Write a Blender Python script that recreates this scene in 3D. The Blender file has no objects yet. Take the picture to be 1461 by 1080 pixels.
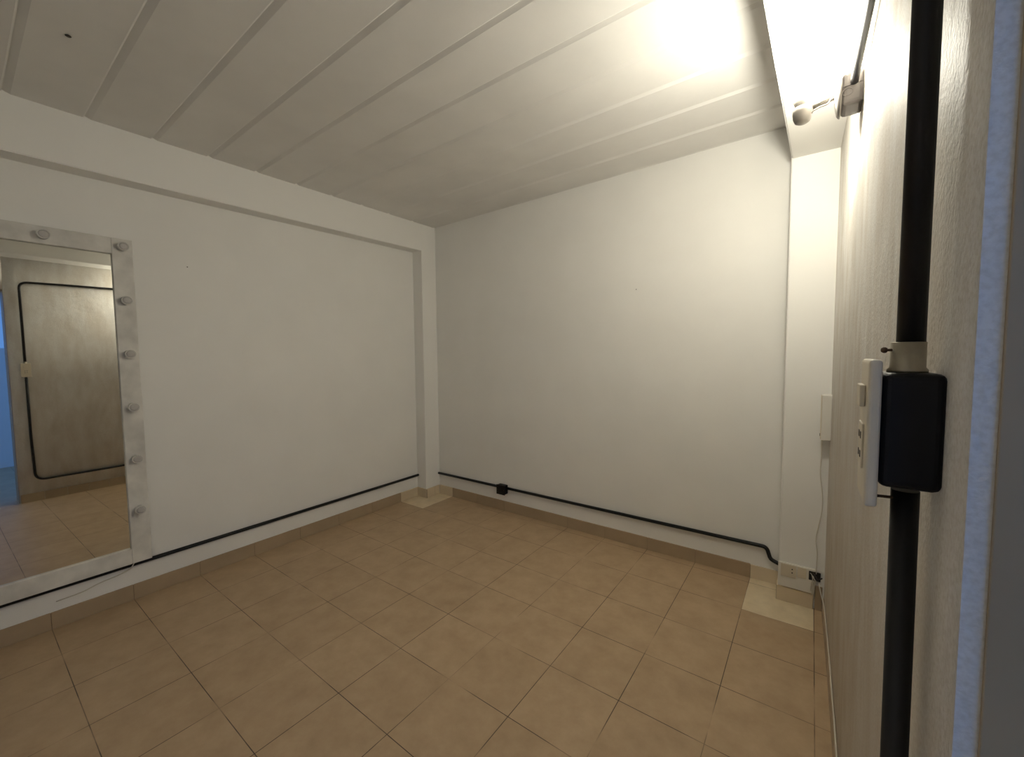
import bpy, bmesh, math, random
from mathutils import Vector, Matrix
random.seed(7)
scene = bpy.context.scene
COL = scene.collection

# ------------------------------------------------------------------ camera
F_PX, YAW, PITCH, ROLL = 586.659587, -0.630154, -0.059713, -0.008792
CAM = Vector((2.79854391, -2.66694119, 1.3))
cy_, sy_, cp_, sp_ = math.cos(YAW), math.sin(YAW), math.cos(PITCH), math.sin(PITCH)
fwd = Vector((sy_ * cp_, cy_ * cp_, sp_))
rgt = Vector((cy_, -sy_, 0))
upv = rgt.cross(fwd)
r2 = math.cos(ROLL) * rgt + math.sin(ROLL) * upv
u2 = -math.sin(ROLL) * rgt + math.cos(ROLL) * upv
cam_data = bpy.data.cameras.new('camera')
cam_data.sensor_fit = 'HORIZONTAL'
cam_data.sensor_width = 36.0
cam_data.lens = F_PX / 1461.0 * 36.0
cam_data.clip_start = 0.01
cam_data.clip_end = 200
cam = bpy.data.objects.new('camera', cam_data)
COL.objects.link(cam)
M = Matrix((r2, u2, -fwd)).transposed().to_4x4()
M.translation = CAM
cam.matrix_world = M
scene.camera = cam

# ------------------------------------------------------------------ world + exposure
world = bpy.data.worlds.new('World')
scene.world = world
world.use_nodes = True
bg = world.node_tree.nodes['Background']
bg.inputs[0].default_value = (0.16, 0.40, 1.0, 1)      # blue dusk sky outside the doorway
bg.inputs[1].default_value = 0.72
vs = scene.view_settings
vs.view_transform = 'Standard'
vs.look = 'None'
vs.exposure = 0.15
vs.gamma = 1.0
vs.use_curve_mapping = False
BULB_STRENGTH = 415.0
BULB_COLOR = (1.0, 0.95, 0.81)

# ------------------------------------------------------------------ dimensions (metres)
XW = -0.116            # recessed left wall
H0, AX, AY = 2.4421, 0.0134, 0.007
def ceil_z(x, y): return H0 + AX * x + AY * y
YF = -3.05             # wall behind the camera
TP, TX0, TY0 = 0.2965, 2.545, -0.364   # floor tile pitch and grid origin
CLY = -0.165           # near face of the left column
CRX, CRY = 2.688, -0.155
BZ = 2.25              # underside of the right beam
DOOR_Y0, DOOR_Y1, DOOR_Z = -2.270, -3.00, 1.96
WO = 3.08             # outer face of the thick right wall
def xr(y):             # the right wall bows a little
    pts = [(0.0, 2.877), (-0.15, 2.880), (-0.6, 2.890), (-1.1, 2.896), (-1.6, 2.894), (-2.0, 2.889), (-2.27, 2.885), (-3.10, 2.885)]
    for (a, xa), (b, xb) in zip(pts, pts[1:]):
        if b <= y <= a:
            t = (a - y) / (a - b)
            return xa + (xb - xa) * t
    return pts[-1][1] if y < 0 else pts[0][1]

# ------------------------------------------------------------------ materials
def new_mat(name):
    m = bpy.data.materials.new(name)
    m.use_nodes = True
    nt = m.node_tree
    return m, nt, nt.nodes['Principled BSDF']

def plain(name, color, rough=0.5, metal=0.0, bump=0.0, bscale=80, spec=0.5, vary=0.0, vscale=8.0):
    m, nt, b = new_mat(name)
    b.inputs['Base Color'].default_value = (*color, 1)
    b.inputs['Roughness'].default_value = rough
    b.inputs['Metallic'].default_value = metal
    b.inputs['Specular IOR Level'].default_value = spec
    tc = nt.nodes.new('ShaderNodeTexCoord')
    if vary:
        n = nt.nodes.new('ShaderNodeTexNoise'); n.inputs['Scale'].default_value = vscale
        n.inputs['Detail'].default_value = 5
        nt.links.new(tc.outputs['Object'], n.inputs['Vector'])
        r = nt.nodes.new('ShaderNodeValToRGB')
        r.color_ramp.elements[0].position = 0.3; r.color_ramp.elements[1].position = 0.7
        r.color_ramp.elements[0].color = (*[c * (1 - vary) for c in color], 1)
        r.color_ramp.elements[1].color = (*[min(1, c * (1 + vary * 0.4)) for c in color], 1)
        nt.links.new(n.outputs['Fac'], r.inputs['Fac'])
        nt.links.new(r.outputs['Color'], b.inputs['Base Color'])
    if bump:
        n = nt.nodes.new('ShaderNodeTexNoise'); n.inputs['Scale'].default_value = bscale
        n.inputs['Detail'].default_value = 4
        nt.links.new(tc.outputs['Object'], n.inputs['Vector'])
        bp = nt.nodes.new('ShaderNodeBump'); bp.inputs['Strength'].default_value = bump
        bp.inputs['Distance'].default_value = 0.002
        nt.links.new(n.outputs['Fac'], bp.inputs['Height'])
        nt.links.new(bp.outputs['Normal'], b.inputs['Normal'])
    return m

def tile_mat(name, c1, c2, grout, rough=0.42):
    m, nt, b = new_mat(name)
    tc = nt.nodes.new('ShaderNodeTexCoord')
    mp = nt.nodes.new('ShaderNodeMapping')
    mp.inputs['Location'].default_value = (-TX0 + 20 * TP, -TY0 + 20 * TP, 0)
    nt.links.new(tc.outputs['Object'], mp.inputs['Vector'])
    br = nt.nodes.new('ShaderNodeTexBrick')
    br.offset = 0.0; br.squash = 1.0
    br.inputs['Scale'].default_value = 1.0
    br.inputs['Brick Width'].default_value = TP
    br.inputs['Row Height'].default_value = TP
    br.inputs['Mortar Size'].default_value = 0.0017
    br.inputs['Mortar Smooth'].default_value = 0.3
    br.inputs['Bias'].default_value = 0.0
    br.inputs['Color1'].default_value = (*c1, 1)
    br.inputs['Color2'].default_value = (*c2, 1)
    nt.links.new(mp.outputs['Vector'], br.inputs['Vector'])
    # grout that is dark in places and pale in others
    gn = nt.nodes.new('ShaderNodeTexNoise'); gn.inputs['Scale'].default_value = 3.3; gn.inputs['Detail'].default_value = 3
    nt.links.new(tc.outputs['Object'], gn.inputs['Vector'])
    gr = nt.nodes.new('ShaderNodeValToRGB')
    gr.color_ramp.elements[0].position = 0.47; gr.color_ramp.elements[1].position = 0.68
    gr.color_ramp.elements[0].color = (*grout, 1)
    gr.color_ramp.elements[1].color = (*[c * 0.95 for c in c1], 1)
    nt.links.new(gn.outputs['Fac'], gr.inputs['Fac'])
    nt.links.new(gr.outputs['Color'], br.inputs['Mortar'])
    # mottled stoneware
    n1 = nt.nodes.new('ShaderNodeTexNoise'); n1.inputs['Scale'].default_value = 9; n1.inputs['Detail'].default_value = 7
    n1.inputs['Roughness'].default_value = 0.65
    nt.links.new(tc.outputs['Object'], n1.inputs['Vector'])
    r1 = nt.nodes.new('ShaderNodeValToRGB')
    r1.color_ramp.elements[0].position = 0.3; r1.color_ramp.elements[1].position = 0.72
    r1.color_ramp.elements[0].color = (0.86, 0.84, 0.82, 1); r1.color_ramp.elements[1].color = (1.09, 1.09, 1.10, 1)
    nt.links.new(n1.outputs['Fac'], r1.inputs['Fac'])
    mx = nt.nodes.new('ShaderNodeMix'); mx.data_type = 'RGBA'; mx.blend_type = 'MULTIPLY'
    mx.inputs['Factor'].default_value = 1.0
    nt.links.new(br.outputs['Color'], mx.inputs[6]); nt.links.new(r1.outputs['Color'], mx.inputs[7])
    nt.links.new(mx.outputs[2], b.inputs['Base Color'])
    b.inputs['Roughness'].default_value = rough
    b.inputs['Specular IOR Level'].default_value = 0.35
    inv = nt.nodes.new('ShaderNodeMath'); inv.operation = 'SUBTRACT'; inv.inputs[0].default_value = 1.0
    nt.links.new(br.outputs['Fac'], inv.inputs[1])
    bp = nt.nodes.new('ShaderNodeBump'); bp.inputs['Strength'].default_value = 0.5; bp.inputs['Distance'].default_value = 0.0015
    nt.links.new(inv.outputs[0], bp.inputs['Height'])
    nt.links.new(bp.outputs['Normal'], b.inputs['Normal'])
    return m

WALL = plain('white wall paint', (0.915, 0.903, 0.865), 0.65, bump=0.18, bscale=45, spec=0.25, vary=0.03, vscale=3)
CEILM = plain('white ceiling slab paint', (0.86, 0.845, 0.81), 0.7, bump=0.12, bscale=60, spec=0.2, vary=0.05, vscale=4)
TRIMW = plain('white column paint', (0.915, 0.903, 0.865), 0.6, bump=0.12, bscale=40, spec=0.25)
FLOORM = tile_mat('beige floor tile', (0.51, 0.372, 0.232), (0.48, 0.348, 0.215), (0.10, 0.07, 0.045))
PALE = tile_mat('cream floor tile', (0.78, 0.66, 0.46), (0.78, 0.66, 0.46), (0.16, 0.11, 0.06))
BASEM = plain('beige skirting tile', (0.43, 0.325, 0.21), 0.45, vary=0.08, vscale=7)
BASEP = plain('cream skirting tile', (0.72, 0.60, 0.43), 0.45, vary=0.06, vscale=7)
GROUT = plain('brown grout', (0.16, 0.11, 0.065), 0.9)
BLACK = plain('black enamelled conduit', (0.006, 0.006, 0.007), 0.42, spec=0.35)
BLACKBOX = plain('black enamelled box', (0.004, 0.004, 0.006), 0.5, spec=0.25)
STEEL = plain('galvanised steel', (0.42, 0.38, 0.30), 0.42, metal=0.7, vary=0.25, vscale=40)
LAMPP = plain('aged lamp plastic', (0.30, 0.28, 0.255), 0.45)
SCREW = plain('rusty screw', (0.10, 0.055, 0.03), 0.6, metal=0.4)
IVORY = plain('ivory plastic', (0.72, 0.64, 0.50), 0.42)
WPLAST = plain('white plastic', (0.80, 0.77, 0.70), 0.4)
GPLAST = plain('grey plastic', (0.17, 0.155, 0.15), 0.5, bump=0.2, bscale=60)
HOLE = plain('dark socket hole', (0.02, 0.016, 0.012), 0.8)
FRAMEW = plain('whitewashed wood', (0.77, 0.75, 0.70), 0.6, bump=0.2, bscale=30, vary=0.22, vscale=11)
SOCKET = plain('pale grey lamp socket', (0.66, 0.64, 0.60), 0.45)
SOCKIN = plain('grey socket face', (0.50, 0.48, 0.46), 0.5)
DOORM = plain('brown grey door frame paint', (0.42, 0.31, 0.18), 0.5, vary=0.1, vscale=6)
CORD = plain('thin white cord', (0.72, 0.68, 0.60), 0.5)
WIRE = plain('dark insulated wire', (0.03, 0.02, 0.02), 0.5)
PATW = plain('white patio wall', (0.8, 0.8, 0.8), 0.8)
NAIL = plain('dark nail', (0.05, 0.035, 0.025), 0.5, metal=0.3)

MIRROR, nt, b = new_mat('mirror glass')
b.inputs['Base Color'].default_value = (0.80, 0.80, 0.76, 1)
b.inputs['Metallic'].default_value = 1.0
b.inputs['Roughness'].default_value = 0.015

BULBM, nt, b = new_mat('lit opal bulb')
b.inputs['Base Color'].default_value = (0.9, 0.88, 0.82, 1)
b.inputs['Emission Color'].default_value = (*BULB_COLOR, 1)
b.inputs['Emission Strength'].default_value = BULB_STRENGTH

# rough trowelled plaster of the right wall, with dirt streaks
PLASTER, nt, b = new_mat('rough white plaster')
tc = nt.nodes.new('ShaderNodeTexCoord')
mp = nt.nodes.new('ShaderNodeMapping'); mp.inputs['Scale'].default_value = (1, 1.0, 0.35)
nt.links.new(tc.outputs['Object'], mp.inputs['Vector'])
n1 = nt.nodes.new('ShaderNodeTexNoise'); n1.inputs['Scale'].default_value = 14; n1.inputs['Detail'].default_value = 6
nt.links.new(mp.outputs['Vector'], n1.inputs['Vector'])
r1 = nt.nodes.new('ShaderNodeValToRGB')
r1.color_ramp.elements[0].position = 0.30; r1.color_ramp.elements[1].position = 0.62
r1.color_ramp.elements[0].color = (0.75, 0.70, 0.63, 1); r1.color_ramp.elements[1].color = (0.87, 0.85, 0.81, 1)
nt.links.new(n1.outputs['Fac'], r1.inputs['Fac'])
ns = nt.nodes.new('ShaderNodeTexNoise'); ns.inputs['Scale'].default_value = 230; ns.inputs['Detail'].default_value = 4
nt.links.new(tc.outputs['Object'], ns.inputs['Vector'])
rs = nt.nodes.new('ShaderNodeValToRGB')
rs.color_ramp.elements[0].position = 0.33; rs.color_ramp.elements[1].position = 0.58
rs.color_ramp.elements[0].color = (0.70, 0.66, 0.58, 1); rs.color_ramp.elements[1].color = (1, 1, 1, 1)
nt.links.new(ns.outputs['Fac'], rs.inputs['Fac'])
mxs = nt.nodes.new('ShaderNodeMix'); mxs.data_type = 'RGBA'; mxs.blend_type = 'MULTIPLY'; mxs.inputs['Factor'].default_value = 0.4
nt.links.new(r1.outputs['Color'], mxs.inputs[6]); nt.links.new(rs.outputs['Color'], mxs.inputs[7])
nt.links.new(mxs.outputs[2], b.inputs['Base Color'])
n2 = nt.nodes.new('ShaderNodeTexNoise'); n2.inputs['Scale'].default_value = 170; n2.inputs['Detail'].default_value = 5
nt.links.new(tc.outputs['Object'], n2.inputs['Vector'])
n3 = nt.nodes.new('ShaderNodeTexNoise'); n3.inputs['Scale'].default_value = 9; n3.inputs['Detail'].default_value = 3
nt.links.new(tc.outputs['Object'], n3.inputs['Vector'])
b1 = nt.nodes.new('ShaderNodeBump'); b1.inputs['Strength'].default_value = 0.8; b1.inputs['Distance'].default_value = 0.0018
b2 = nt.nodes.new('ShaderNodeBump'); b2.inputs['Strength'].default_value = 0.5; b2.inputs['Distance'].default_value = 0.008
nt.links.new(n2.outputs['Fac'], b1.inputs['Height'])
nt.links.new(n3.outputs['Fac'], b2.inputs['Height'])
nt.links.new(b2.outputs['Normal'], b1.inputs['Normal'])
nt.links.new(b1.outputs['Normal'], b.inputs['Normal'])
b.inputs['Roughness'].default_value = 0.6
b.inputs['Specular IOR Level'].default_value = 0.25

# ------------------------------------------------------------------ mesh helpers
def add_box(bm, lo, hi, bevel=0.0, seg=2, mi=0):
    x0, y0, z0 = lo; x1, y1, z1 = hi
    v = [bm.verts.new(p) for p in ((x0, y0, z0), (x1, y0, z0), (x1, y1, z0), (x0, y1, z0),
                                   (x0, y0, z1), (x1, y0, z1), (x1, y1, z1), (x0, y1, z1))]
    fs = [bm.faces.new([v[i] for i in q]) for q in ((0, 3, 2, 1), (4, 5, 6, 7), (0, 1, 5, 4), (1, 2, 6, 5), (2, 3, 7, 6), (3, 0, 4, 7))]
    for f in fs: f.material_index = mi
    if bevel:
        es = list({e for f in fs for e in f.edges})
        bmesh.ops.bevel(bm, geom=es, offset=bevel, segments=seg, affect='EDGES', profile=0.5, clamp_overlap=True)

def add_lathe(bm, prof, n=24, mat=None):
    """prof: (radius, height) along local z, placed by mat."""
    mat = mat or Matrix.Identity(4)
    rings = []
    for r, h in prof:
        if r < 1e-6:
            rings.append([bm.verts.new(mat @ Vector((0, 0, h)))])
        else:
            rings.append([bm.verts.new(mat @ Vector((r * math.cos(2 * math.pi * k / n), r * math.sin(2 * math.pi * k / n), h))) for k in range(n)])
    for a, c in zip(rings, rings[1:]):
        for k in range(n):
            k2 = (k + 1) % n
            if len(a) == 1 and len(c) == 1: continue
            if len(a) == 1: f = bm.faces.new((a[0], c[k2], c[k]))
            elif len(c) == 1: f = bm.faces.new((a[k], a[k2], c[0]))
            else: f = bm.faces.new((a[k], a[k2], c[k2], c[k]))
            f.smooth = True

def axis_mat(origin, zdir):
    z = Vector(zdir).normalized()
    q = Vector((0, 0, 1)).rotation_difference(z)
    m = q.to_matrix().to_4x4(); m.translation = Vector(origin)
    return m

def smooth_path(pts, rad, seg=7):
    """replace the corners of a polyline by arcs of about radius rad"""
    P = [Vector(p) for p in pts]; out = [P[0]]
    for i in range(1, len(P) - 1):
        a, c, d = P[i - 1], P[i], P[i + 1]
        r = min(rad, (a - c).length * 0.49, (d - c).length * 0.49)
        s = c + (a - c).normalized() * r; e = c + (d - c).normalized() * r
        for k in range(seg + 1):
            t = k / seg
            out.append(s.lerp(c, t).lerp(c.lerp(e, t), t))
    out.append(P[-1])
    return out

def add_tube(bm, pts, r, n=12, cap=True):
    P = [Vector(p) for p in pts]
    prev = None; rings = []
    for i, p in enumerate(P):
        if i == 0: t = P[1] - P[0]
        elif i == len(P) - 1: t = P[-1] - P[-2]
        else: t = (P[i + 1] - p).normalized() + (p - P[i - 1]).normalized()
        t.normalize()
        if prev is None:
            ref = Vector((0, 0, 1)) if abs(t.z) < 0.9 else Vector((1, 0, 0))
            u = t.cross(ref).normalized()
        else:
            u = (prev - t * prev.dot(t)).normalized()
        prev = u
        w = t.cross(u)
        rr = r[i] if isinstance(r, (list, tuple)) else r
        rings.append([bm.verts.new(p + rr * (math.cos(2 * math.pi * k / n) * u + math.sin(2 * math.pi * k / n) * w)) for k in range(n)])
    for a, c in zip(rings, rings[1:]):
        for k in range(n):
            f = bm.faces.new((a[k], a[(k + 1) % n], c[(k + 1) % n], c[k])); f.smooth = True
    if cap:
        bm.faces.new(list(reversed(rings[0]))); bm.faces.new(rings[-1])

def link(name, bm, mats, parent=None, recalc=True):
    if recalc: bmesh.ops.recalc_face_normals(bm, faces=bm.faces[:])
    me = bpy.data.meshes.new(name)
    if parent is not None:
        bmesh.ops.translate(bm, verts=bm.verts[:], vec=-world_loc(parent))
    bm.to_mesh(me); bm.free()
    for m in (mats if isinstance(mats, (list, tuple)) else [mats]): me.materials.append(m)
    o = bpy.data.objects.new(name, me)
    COL.objects.link(o)
    if parent is not None: o.parent = parent
    return o

def world_loc(o):
    v = Vector(o.location)
    while o.parent is not None:
        o = o.parent; v += Vector(o.location)
    return v

def struct(name, bm, mats, label=None):
    o = link(name, bm, mats)
    o['kind'] = 'structure'
    if label: o['label'] = label; 
    return o

def tag(o, label, cat, group=None):
    o['label'] = label; o['category'] = cat
    if group: o['group'] = group
    return o

def thing(name, loc, label, cat, group=None):
    o = bpy.data.objects.new(name, None)
    o.empty_display_size = 0.05
    o.location = loc
    COL.objects.link(o)
    return tag(o, label, cat, group)

def B(): return bmesh.new()

# ------------------------------------------------------------------ the setting
# floor: one face per tile, the cream replacement tiles in their own material; goes on through the doorway to the patio
bm = B()
xs = sorted({-0.30, 5.6} | {TX0 + TP * k for k in range(-9, 11)} | {CRX})
ys = sorted({-5.2, 1.0} | {TY0 + TP * k for k in range(-15, 3)})
xs = [x for x in xs if -0.30 <= x <= 5.6]; ys = [y for y in ys if -5.2 <= y <= 0.3]
vg = {}
for i, x in enumerate(xs):
    for j, y in enumerate(ys): vg[i, j] = bm.verts.new((x, y, 0))
for i in range(len(xs) - 1):
    for j in range(len(ys) - 1):
        f = bm.faces.new((vg[i, j], vg[i + 1, j], vg[i + 1, j + 1], vg[i, j + 1]))
        cx, cy = (xs[i] + xs[i + 1]) / 2, (ys[j] + ys[j + 1]) / 2
        if cy > TY0 and (cx < TX0 - 8 * TP or TX0 < cx < 2.95): f.material_index = 1
struct('floor', bm, [FLOORM, PALE])

# ceiling: precast slabs, each joint a step with a bevel beside it
bm = B()
prof = [(0.02, 0.0)]
k = 0
yj = -0.02
while yj > YF:
    prof += [(yj + 0.024, 0.0), (yj + 0.0025, 0.0085), (yj + 0.0003, 0.0085), (yj, 0.0030), (yj - 0.0055, 0.0)]
    yj -= 0.2452
prof.append((YF - 0.02, 0.0))
prof = [(y, d) for y, d in prof if y <= 0.02]
x0, x1 = -0.02, 2.95
ra = [bm.verts.new((x0, y, ceil_z(x0, y) + d)) for y, d in prof]
rb = [bm.verts.new((x1, y, ceil_z(x1, y) + d)) for y, d in prof]
ta = [bm.verts.new((x0, y, 2.62)) for y in (0.02, YF - 0.02)]
tb = [bm.verts.new((x1, y, 2.62)) for y in (0.02, YF - 0.02)]
for i in range(len(prof) - 1): bm.faces.new((ra[i], ra[i + 1], rb[i + 1], rb[i]))
bm.faces.new((ta[0], tb[0], tb[1], ta[1]))
bm.faces.new((ra[0], rb[0], tb[0], ta[0])); bm.faces.new((ra[-1], ta[1], tb[1], rb[-1]))
bm.faces.new(ra + [ta[1], ta[0]]); bm.faces.new(list(reversed(rb)) + [tb[0], tb[1]])
struct('ceiling', bm, CEILM)

bm = B(); add_box(bm, (XW - 0.15, YF - 0.1, 0), (XW, 0.1, 2.62)); struct('wall_left', bm, WALL)
bm = B(); add_box(bm, (XW, 0, 0), (WO, 0.12, 2.62)); struct('wall_back', bm, WALL)
bm = B(); add_box(bm, (XW, YF - 0.1, 0), (WO, YF, 2.62)); struct('wall_front', bm, WALL)

# right wall with the door opening
bm = B()
def wall_strip(y_hi, y_lo, z0, z1, n):
    rows = []
    for i in range(n + 1):
        y = y_hi + (y_lo - y_hi) * i / n
        rows.append([bm.verts.new((xr(y), y, z0)), bm.verts.new((xr(y), y, z1)), bm.verts.new((WO, y, z1)), bm.verts.new((WO, y, z0))])
    for a, c in zip(rows, rows[1:]):
        for q in range(4):
            f = bm.faces.new((a[q], a[(q + 1) % 4], c[(q + 1) % 4], c[q]))
            if q == 0: f.smooth = True
    bm.faces.new(rows[0]); bm.faces.new(list(reversed(rows[-1])))
wall_strip(0.0, DOOR_Y0, 0, 2.62, 30)
wall_strip(DOOR_Y0, DOOR_Y1, DOOR_Z, 2.62, 4)
wall_strip(DOOR_Y1, YF, 0, 2.62, 2)
struct('wall_right', bm, PLASTER)

# beam over the left wall and column in the far left corner
bm = B()
zb = lambda y: 2.215 + 0.013 * y
v = []
for y in (-0.02, YF + 0.001):
    v.append([bm.verts.new(p) for p in ((XW, y, zb(y)), (0, y, zb(y)), (0, y, 2.55), (XW, y, 2.55))])
for q in range(4): bm.faces.new((v[0][q], v[0][(q + 1) % 4], v[1][(q + 1) % 4], v[1][q]))
bm.faces.new(v[0]); bm.faces.new(list(reversed(v[1])))
bmesh.ops.bevel(bm, geom=[e for e in bm.edges if all(abs(w.co.x) < 1e-6 and w.co.z < 2.4 for w in e.verts)], offset=0.004, segments=2, affect='EDGES')
struct('trim_1', bm, TRIMW, 'white beam along the top of the left wall')
bm = B(); add_box(bm, (XW - 0.01, CLY, 0), (0.0015, 0.01, 2.55), 0.005); struct('trim_2', bm, TRIMW, 'white column in the far left corner')
# beam over the right wall and column in the far right corner
bm = B()
v = []
for y, x in ((0.01, 2.694), (-1.3, 2.664), (YF + 0.001, 2.62)):
    v.append([bm.verts.new(p) for p in ((x, y, BZ), (2.99, y, BZ), (2.99, y, 2.56), (x, y, 2.56))])
for a, c in zip(v, v[1:]):
    for q in range(4): bm.faces.new((a[q], a[(q + 1) % 4], c[(q + 1) % 4], c[q]))
bm.faces.new(v[0]); bm.faces.new(list(reversed(v[-1])))
bmesh.ops.recalc_face_normals(bm, faces=bm.faces[:])
bmesh.ops.bevel(bm, geom=[e for e in bm.edges if all(w.co.x < 2.7 and w.co.z < 2.3 for w in e.verts) and abs(e.verts[0].co.y - e.verts[1].co.y) > 0.5], offset=0.006, segments=3, affect='EDGES')
struct('trim_3', bm, TRIMW, 'white beam along the top of the right wall')
bm = B(); add_box(bm, (CRX, CRY, 0), (2.99, 0.01, 2.27), 0.008, 3); struct('trim_4', bm, TRIMW, 'white column in the far right corner')

# skirting tiles
def skirting(name, runs, mat, h=0.082, t=0.008):
    """runs: (axis, fixed coordinate, direction out of the wall, start, end)"""
    bm = B()
    for ax, c, d, s, e in runs:
        grid = (TX0 if ax == 'x' else TY0)
        cuts = sorted({s, e} | {grid + TP * k for k in range(-16, 6) if min(s, e) + 0.004 < grid + TP * k < max(s, e) - 0.004})
        for a, b_ in zip(cuts, cuts[1:]):
            lo, hi = a + 0.0008, b_ - 0.0008
            if ax == 'x': add_box(bm, (lo, min(c, c + d * t), 0.0), (hi, max(c, c + d * t), h), 0.0012, 1)
            else: add_box(bm, (min(c, c + d * t), lo, 0.0), (max(c, c + d * t), hi, h), 0.0012, 1)
        lo, hi = cuts[0], cuts[-1]
        t2 = t * 0.7
        if ax == 'x': add_box(bm, (lo, min(c, c + d * t2), 0), (hi, max(c, c + d * t2), h - 0.003), mi=1)
        else: add_box(bm, (min(c, c + d * t2), lo, 0), (max(c, c + d * t2), hi, h - 0.003), mi=1)
    return struct(name, bm, [mat, GROUT])
skirting('baseboard_left', [('y', XW, 1, YF, TY0)], BASEM)
skirting('baseboard_back', [('x', 0.0, -1, TX0 - 8 * TP, TX0)], BASEM)
skirting('trim_5', [('y', XW, 1, TY0, CLY - 0.008), ('x', CLY, -1, XW, 0.0095), ('y', 0.0015, 1, CLY, -0.008), ('x', 0.0, -1, 0.0095, TX0 - 8 * TP)], BASEP)
skirting('trim_6', [('x', 0.0, -1, TX0, CRX - 0.008), ('y', CRX, -1, CRY, -0.008), ('x', CRY, -1, CRX - 0.008, 2.838)], BASEP, h=0.078)
skirting('trim_recess_shade', [('x', CRY, -1, 2.843, 2.873)], BASEM, h=0.125, t=0.005)  # brown strip, its colour standing in for shade in the recess beside the column
bm = B()
n = 14
for i in range(n):
    ya, yb_ = -0.18 - i * 0.149, -0.18 - (i + 1) * 0.149
    for (a, c) in ((ya - 0.001, yb_ + 0.001),):
        pa, pb = xr(a), xr(c)
        vs_ = [bm.verts.new(p) for p in ((pa - 0.008, a, 0), (pa + 0.005, a, 0), (pb + 0.005, c, 0), (pb - 0.008, c, 0),
                                         (pa - 0.008, a, 0.08), (pa + 0.005, a, 0.08), (pb + 0.005, c, 0.08), (pb - 0.008, c, 0.08))]
        for q in ((0, 3, 2, 1), (4, 5, 6, 7), (0, 1, 5, 4), (1, 2, 6, 5), (2, 3, 7, 6), (3, 0, 4, 7)): bm.faces.new([vs_[w] for w in q])
struct('baseboard_right', bm, BASEM)


# door frame in the opening (the far jamb shows at the right edge), patio beyond
bm = B()
add_box(bm, (2.8965, DOOR_Y0 - 0.003, 0), (WO + 0.01, DOOR_Y0 - 0.0003, DOOR_Z - 0.0005), 0.001)
add_box(bm, (2.8965, DOOR_Y1 + 0.0005, 0), (WO + 0.01, DOOR_Y1 + 0.01, DOOR_Z - 0.0005), 0.001)
add_box(bm, (2.8965, DOOR_Y1 + 0.01, DOOR_Z - 0.012), (WO + 0.01, DOOR_Y0 - 0.003, DOOR_Z - 0.0005), 0.001)
struct('door_1', bm, DOORM)
bm = B(); add_box(bm, (5.2, -5.2, 0), (5.3, 0.3, 1.5)); struct('wall_patio', bm, PATW)

# ------------------------------------------------------------------ conduits
RC = 0.0105
bm = B(); add_tube(bm, [(XW + RC + 0.002, CLY + 0.0005, 0.1955), (XW + RC + 0.002, YF + 0.002, 0.1955)], RC)
tag(link('conduit', bm, BLACK), 'straight black conduit along the left wall under the bulb mirror', 'conduit')
bm = B()
yb = -RC - 0.002
add_tube(bm, [(0.003, yb, 0.1945), (0.7225, yb, 0.1974)], RC)
tag(link('conduit', bm, BLACK), 'short black conduit on far wall between left column and junction box', 'conduit')
bm = B()
add_tube(bm, smooth_path([(0.8015, yb, 0.1977), (2.622, yb, 0.2050), (2.642, yb - 0.004, 0.143), (2.672, yb - 0.010, 0.134), (2.6875, yb - 0.014, 0.131)], 0.022), RC)
tag(link('conduit', bm, BLACK), 'long black conduit on far wall from junction box to right column, kinked end', 'conduit')

t = thing('junction_box', (0.762, 0, 0.146), 'small black junction box on the far wall conduit', 'junction box')
bm = B(); add_box(bm, (0.722, -0.044, 0.150), (0.802, 0.0, 0.224), 0.005); link('box', bm, BLACKBOX, t)
bm = B(); add_box(bm, (0.719, -0.049, 0.147), (0.805, -0.0442, 0.227), 0.002); lid = link('cover', bm, BLACK, t)
for sx in (0.729, 0.795):
    bm = B(); add_lathe(bm, [(0.0001, 0.0025), (0.003, 0.002), (0.0036, 0)], 10, axis_mat((sx, -0.0490, 0.187), (0, -1, 0))); link('screw', bm, SCREW, t)

# the switch by the door with its pipes
SY, SX = -2.176, 2.8672         # pipe axis
PR = 0.0096
t = thing('conduit', (SX, SY, 1.285), 'black conduit rising from switch box and running on to the wall lamp', 'conduit')
up = smooth_path([(SX, SY, 1.287), (SX, SY, 2.035), (xr(-1.9) - PR - 0.003, -1.9, 2.045), (xr(-1.6) - PR - 0.004, -1.6, 2.05), (xr(-1.105) - 0.022, -1.1135, 2.062)], 0.06)
bm = B(); add_tube(bm, up, PR, 16); link('pipe', bm, BLACK, t)
bm = B(); add_lathe(bm, [(PR + 0.0002, -0.0034), (0.0135, -0.0034), (0.0135, -0.0012), (0.0118, 0.001), (0.0118, 0.0225), (PR + 0.0004, 0.0228), (PR + 0.0002, -0.0034)], 24, axis_mat((SX - 0.0015, SY, 1.2845), (0, 0, 1)))
cpl = link('coupling', bm, STEEL, t); cpl['label'] = 'bare metal coupling'
bm = B(); add_tube(bm, [(SX - 0.0118, SY - 0.004, 1.3005), (SX - 0.0165, SY - 0.004, 1.3005)], 0.0012, 8)
add_lathe(bm, [(0.0001, 0), (0.0018, 0.0003), (0.0026, 0.0015), (0.0026, 0.003), (0.0016, 0.0045), (0.0001, 0.0048)], 12, axis_mat((SX - 0.0150, SY - 0.004, 1.3005), (-1, 0, 0)))
s_ = link('screw', bm, SCREW, cpl)

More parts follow.
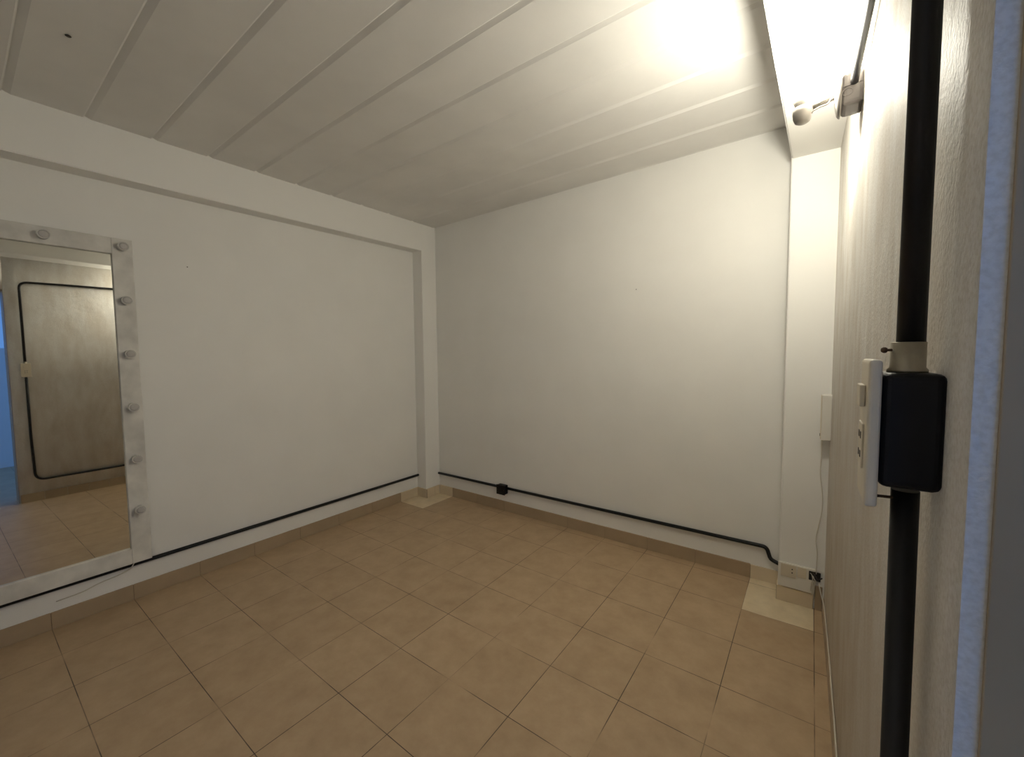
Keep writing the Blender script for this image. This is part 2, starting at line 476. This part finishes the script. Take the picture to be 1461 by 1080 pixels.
zc = 0.197
lowp = smooth_path([(SX + 0.001, SY, 1.1775), (SX + 0.004, SY, 0.6), (xr(-2.1) - PR - 0.002, SY + 0.01, zc), (xr(-1.9) - PR - 0.002, -1.9, zc)], 0.07)
lowp += [Vector((xr(-1.6) - PR - 0.002, -1.6, zc)), Vector((xr(-1.5) - PR - 0.002, -1.5, zc))]
bm = B(); add_tube(bm, lowp, PR, 16)
tag(link('conduit', bm, BLACK), 'black conduit dropping from switch box and turning low along the right wall', 'conduit')

t = thing('wall_switch', (2.885, SY, 1.18), 'black switch box with ivory cover plate between two lengths of black pipe', 'light switch')
bm = B(); add_box(bm, (2.8470, -2.2035, 1.1835), (2.8865, -2.1500, 1.2810), 0.006, 4); link('box', bm, BLACKBOX, t)
bm = B()
add_box(bm, (2.8378, -2.2085, 1.166), (2.8468, -2.1445, 1.2925), 0.0028, 3)
pl = link('cover_plate', bm, IVORY, t)
bm = B(); add_box(bm, (2.8335, -2.192, 1.2505), (2.8376, -2.166, 1.2700), 0.001)
link('rocker', bm, IVORY, pl)
bm = B()
add_box(bm, (2.8362, -2.190, 1.195), (2.83775, -2.163, 1.235), 0.0006); link('socket_face', bm, IVORY, pl)
bm = B()
for zz in (1.224, 1.207):
    for yy in (-2.183, -2.170): add_box(bm, (2.8358, yy - 0.002, zz - 0.003), (2.8362, yy + 0.002, zz + 0.003))
link('socket_slot', bm, HOLE, pl)
bm = B(); add_tube(bm, [(2.847, -2.190, 1.1722), (2.859, -2.184, 1.1712)], 0.0013, 8); link('screw', bm, SCREW, t)

# ------------------------------------------------------------------ wall lamp
LY, LZ = -1.06, 2.054
LX = xr(LY)
t = thing('wall_lamp', (LX, LY, LZ), 'lit bare bulb on a pale socket arm fixed to the right wall', 'wall lamp')
bm = B()
add_box(bm, (LX - 0.049, LY - 0.045, LZ - 0.046), (LX + 0.003, LY + 0.045, LZ + 0.046), 0.012, 3)
bx = link('conduit_box', bm, GPLAST, t)
bm = B()
ov = [(LX - 0.036 + 0.012 * math.cos(a), LY - 0.0455, LZ - 0.012 + 0.010 * math.sin(a)) for a in [2 * math.pi * k / 20 for k in range(21)]]
add_tube(bm, ov, 0.0013, 6, cap=False)
add_tube(bm, [(LX - 0.047, LY - 0.0452, LZ + 0.004), (LX - 0.003, LY - 0.0452, LZ + 0.008)], 0.0018, 6)
link('moulded_rib', bm, GPLAST, bx)
bm = B()
add_lathe(bm, [(0.0001, 0.016), (0.022, 0.0155), (0.050, 0.010), (0.056, 0.006), (0.057, 0.004), (0.0585, 0.003), (0.0585, 0.0), (0.0001, 0.0)], 40, axis_mat((LX - 0.049, LY, LZ), (-1, 0, 0)))
link('base_plate', bm, LAMPP, t)
BX = 2.7535
bm = B()
add_tube(bm, [(LX - 0.0645, LY - 0.006, LZ + 0.006), (BX + 0.024, LY - 0.006, LZ - 0.006)], 0.0055, 12)
add_tube(bm, [(LX - 0.0645, LY + 0.007, LZ + 0.006), (BX + 0.024, LY + 0.007, LZ - 0.006)], 0.0055, 12)
link('arm', bm, LAMPP, t)
bm = B()
add_tube(bm, smooth_path([(LX - 0.063, LY - 0.010, LZ - 0.002), (LX - 0.072, LY - 0.014, LZ - 0.003), (LX - 0.080, LY - 0.014, LZ - 0.017), (LX - 0.095, LY - 0.013, LZ - 0.016), (BX + 0.026, LY - 0.011, LZ - 0.022), (BX + 0.024, LY - 0.010, LZ - 0.028)], 0.008, 4), 0.0022, 8)
link('wire', bm, LAMPP, t)
bm = B()
add_lathe(bm, [(0.0001, -0.046), (0.014, -0.045), (0.020, -0.041), (0.0245, -0.030), (0.0265, -0.016), (0.0265, -0.002), (0.0225, 0.001), (0.0001, 0.001)], 28, axis_mat((BX, LY, LZ), (0, 0, 1)))
link('lamp_holder', bm, LAMPP, t)
bm = B()
add_lathe(bm, [(0.0001, 0.024), (0.0266, 0.024), (0.0325, 0.042), (0.0340, 0.055), (0.0322, 0.069), (0.0262, 0.081), (0.0165, 0.0895), (0.008, 0.0930), (0.0001, 0.094)], 32, axis_mat((BX, LY, LZ), (0, 0, 1)))
bl = link('bulb', bm, BULBM, t); bl['label'] = 'glowing white bulb'
bm = B()
add_lathe(bm, [(0.0001, 0.0012), (0.0185, 0.0012), (0.0205, 0.009), (0.0268, 0.0238), (0.0001, 0.0238)], 32, axis_mat((BX, LY, LZ), (0, 0, 1)))
link('bulb_collar', bm, WPLAST, bl)

# ------------------------------------------------------------------ bulb mirror on the left wall
MY0, MY1, MZ0, MZ1 = -2.966, -2.066, 0.209, 1.907     # outer size
FW, FT = 0.081, 0.028
mt = thing('vanity_mirror', (XW, MY1, MZ0), 'tall mirror in whitewashed frame with a row of lamp sockets, resting on left wall conduit', 'mirror')
X0 = XW + 0.002
bm = B(); add_box(bm, (X0, MY1 - FW, MZ0), (X0 + FT, MY1, MZ1), 0.0025); link('frame_stile', bm, FRAMEW, mt)
bm = B(); add_box(bm, (X0, MY0, MZ0), (X0 + FT, MY0 + FW, MZ1), 0.0025); link('frame_stile', bm, FRAMEW, mt)
bm = B(); add_box(bm, (X0, MY0 + FW, MZ1 - FW), (X0 + FT, MY1 - FW, MZ1), 0.0025); link('frame_rail', bm, FRAMEW, mt)
bm = B(); add_box(bm, (X0, MY0 + FW, MZ0), (X0 + FT, MY1 - FW, MZ0 + FW), 0.0025); link('frame_rail', bm, FRAMEW, mt)
bm = B(); add_box(bm, (X0 + 0.001, MY0 + FW, MZ0 + FW), (X0 + 0.012, MY1 - FW, MZ1 - FW)); gl = link('mirror_glass', bm, MIRROR, mt)
spots = [(-2.107, z) for z in (1.866, 1.592, 1.317, 1.039, 0.766, 0.494)] + [(-2.378, 1.866), (-2.649, 1.866)] + [(-2.925, z) for z in (1.866, 1.592, 1.317, 1.039, 0.766, 0.494)]
first = None
for y, z in spots:
    if first is None:
        o = thing_loc = Vector((X0 + FT, y, z))
        bm = B()
        add_lathe(bm, [(0.0001, 0.0), (0.0200, 0.0), (0.0210, 0.003), (0.0215, 0.024), (0.0225, 0.026), (0.0225, 0.033), (0.0200, 0.0335), (0.0185, 0.032), (0.0001, 0.032)], 24, axis_mat((0, 0, 0), (1, 0, 0)))
        s = link('lamp_socket', bm, SOCKET); s.parent = mt
        s.location = thing_loc - Vector(mt.location)
        bm = B(); add_lathe(bm, [(0.0001, 0.034), (0.010, 0.0335), (0.0175, 0.0325), (0.0175, 0.0322)], 20, axis_mat((0, 0, 0), (1, 0, 0)))
        c = link('contact_face', bm, SOCKIN); c.parent = s
        first = (s, c)
    else:
        s = first[0].copy(); COL.objects.link(s); s.parent = mt
        s.location = Vector((X0 + FT, y, z)) - Vector(mt.location)
        c = first[1].copy(); COL.objects.link(c); c.parent = s
mt.rotation_euler = (0, -0.0068, 0.0118)
mt.location.x = XW + 0.0115
# cord of the mirror, dangling over the conduit and along the wall
bm = B()
add_tube(bm, smooth_path([(XW + 0.012, -2.135, 0.215), (XW + 0.0275, -2.140, 0.200), (XW + 0.024, -2.155, 0.178), (XW + 0.004, -2.20, 0.158), (XW + 0.004, -2.27, 0.150), (XW + 0.004, -2.33, 0.132), (XW + 0.004, -2.42, 0.128)], 0.02, 4), 0.0028, 8)
tag(link('power_cord', bm, CORD), 'thin white cord hanging over left wall conduit below the mirror', 'cord')

# ------------------------------------------------------------------ outlet box on the right column
OX0, OX1, OZ0, OZ1 = 2.686, 2.842, 0.112, 0.208
t = thing('outlet_box', (2.765, CRY, OZ0), 'low white surface outlet box wrapped around the foot of the right column', 'outlet')
bm = B(); add_box(bm, (OX0, CRY - 0.014, OZ0 - 0.03), (OX1, CRY, OZ1), 0.003); link('housing', bm, WPLAST, t)
bm = B(); add_box(bm, (2.698, CRY - 0.018, 0.139), (2.764, CRY - 0.0141, 0.205), 0.002); f1 = link('socket_face', bm, IVORY, t)
bm = B()
for zz in (0.184, 0.166): add_lathe(bm, [(0.0001, 0.0006), (0.0032, 0.0005), (0.0032, 0.0)], 10, axis_mat((2.747, CRY - 0.018, zz), (0, -1, 0)))
link('socket_hole', bm, HOLE, f1)
bm = B(); add_box(bm, (2.769, CRY - 0.017, 0.150), (2.806, CRY - 0.0141, 0.205), 0.002); link('blank_face', bm, IVORY, t)
bm = B(); add_box(bm, (2.816, CRY - 0.0155, 0.152), (2.864, CRY - 0.010, 0.198), 0.002); link('open_hole', bm, HOLE, t)
bm = B()
for k in range(3):
    x = 2.822 + 0.006 * k
    add_tube(bm, smooth_path([(x, CRY - 0.0158, 0.188 - 0.006 * k), (x + 0.006, CRY - 0.032 - 0.004 * k, 0.19 - 0.01 * k), (x + 0.011, CRY - 0.034, 0.165), (x + 0.006, CRY - 0.022, 0.140 - 0.012 * k), (x + 0.004, CRY - 0.018, 0.10 - 0.02 * k)], 0.012, 4), 0.0017, 6)
link('loose_wire', bm, CORD, t)
bm = B()
add_tube(bm, smooth_path([(2.832, CRY - 0.0158, 0.19), (2.842, CRY - 0.026, 0.185), (2.852, CRY - 0.028, 0.168), (2.862, CRY - 0.026, 0.172), (2.868, CRY - 0.05, 0.19)], 0.008, 4), 0.003, 8)
w_ = link('loose_wire', bm, WIRE, t); w_['label'] = 'dark loose wire'

# slim box and its cord at the corner of column and right wall
t = thing('wall_box', (2.872, -0.205, 0.87), 'slim upright white box on the right wall beside the far column', 'box')
bm = B(); add_box(bm, (2.844, -0.225, 0.875), (2.8822, -0.175, 1.093), 0.003); link('case', bm, WPLAST, t)
bm = B(); add_box(bm, (2.8405, -0.221, 0.879), (2.8438, -0.179, 1.090), 0.001); link('lid', bm, IVORY, t)
bm = B(); add_box(bm, (2.8385, -0.212, 0.893), (2.8404, -0.204, 0.905)); link('switch', bm, HOLE, t)
bm = B()
add_tube(bm, smooth_path([(2.849, -0.200, 0.8745), (2.850, -0.19, 0.80), (2.846, -0.170, 0.70), (2.858, -0.166, 0.62), (2.862, -0.165, 0.52), (2.846, -0.165, 0.42), (2.838, -0.165, 0.36), (2.848, -0.165, 0.30), (2.846, -0.168, 0.235), (2.846, -0.172, 0.190)], 0.05, 5), 0.0022, 8)
tag(link('power_cord', bm, CORD), 'thin cord dropping from slim white box to the outlet by right column', 'cord')

bm = B()
pts = [(2.858, CRY - 0.026, 0.150), (2.866, CRY - 0.030, 0.105)]
for k, y in enumerate((-0.26, -0.40, -0.55, -0.70, -0.85, -1.0, -1.15, -1.3)): pts.append((xr(y) - 0.004, y, 0.0845 + (0.002 if k % 2 else 0.0)))
add_tube(bm, smooth_path(pts, 0.03, 4), 0.0025, 8)
tag(link('cable', bm, CORD), 'thin pale cable lying along the top of the right wall skirting', 'cable')

# ------------------------------------------------------------------ small nails
def nail(p, d, label, r=0.0045):
    bm = B(); add_lathe(bm, [(0.0001, 0.005), (r * 0.8, 0.0045), (r, 0.003), (r * 0.5, 0.0025), (r * 0.45, -0.002), (0.0001, -0.002)], 10, axis_mat(p, d))
    tag(link('nail', bm, NAIL), label, 'nail')
nail((XW, -1.827, 1.814), (1, 0, 0), 'tiny dark nail in the left wall right of the mirror', 0.003)
nail((1.862, 0, 1.712), (0, -1, 0), 'tiny nail head in the middle of the far wall', 0.003)
nail((0.649, -2.355, ceil_z(0.649, -2.355)), (0, 0, -1), 'dark nail stub in the ceiling above the mirror', 0.009)
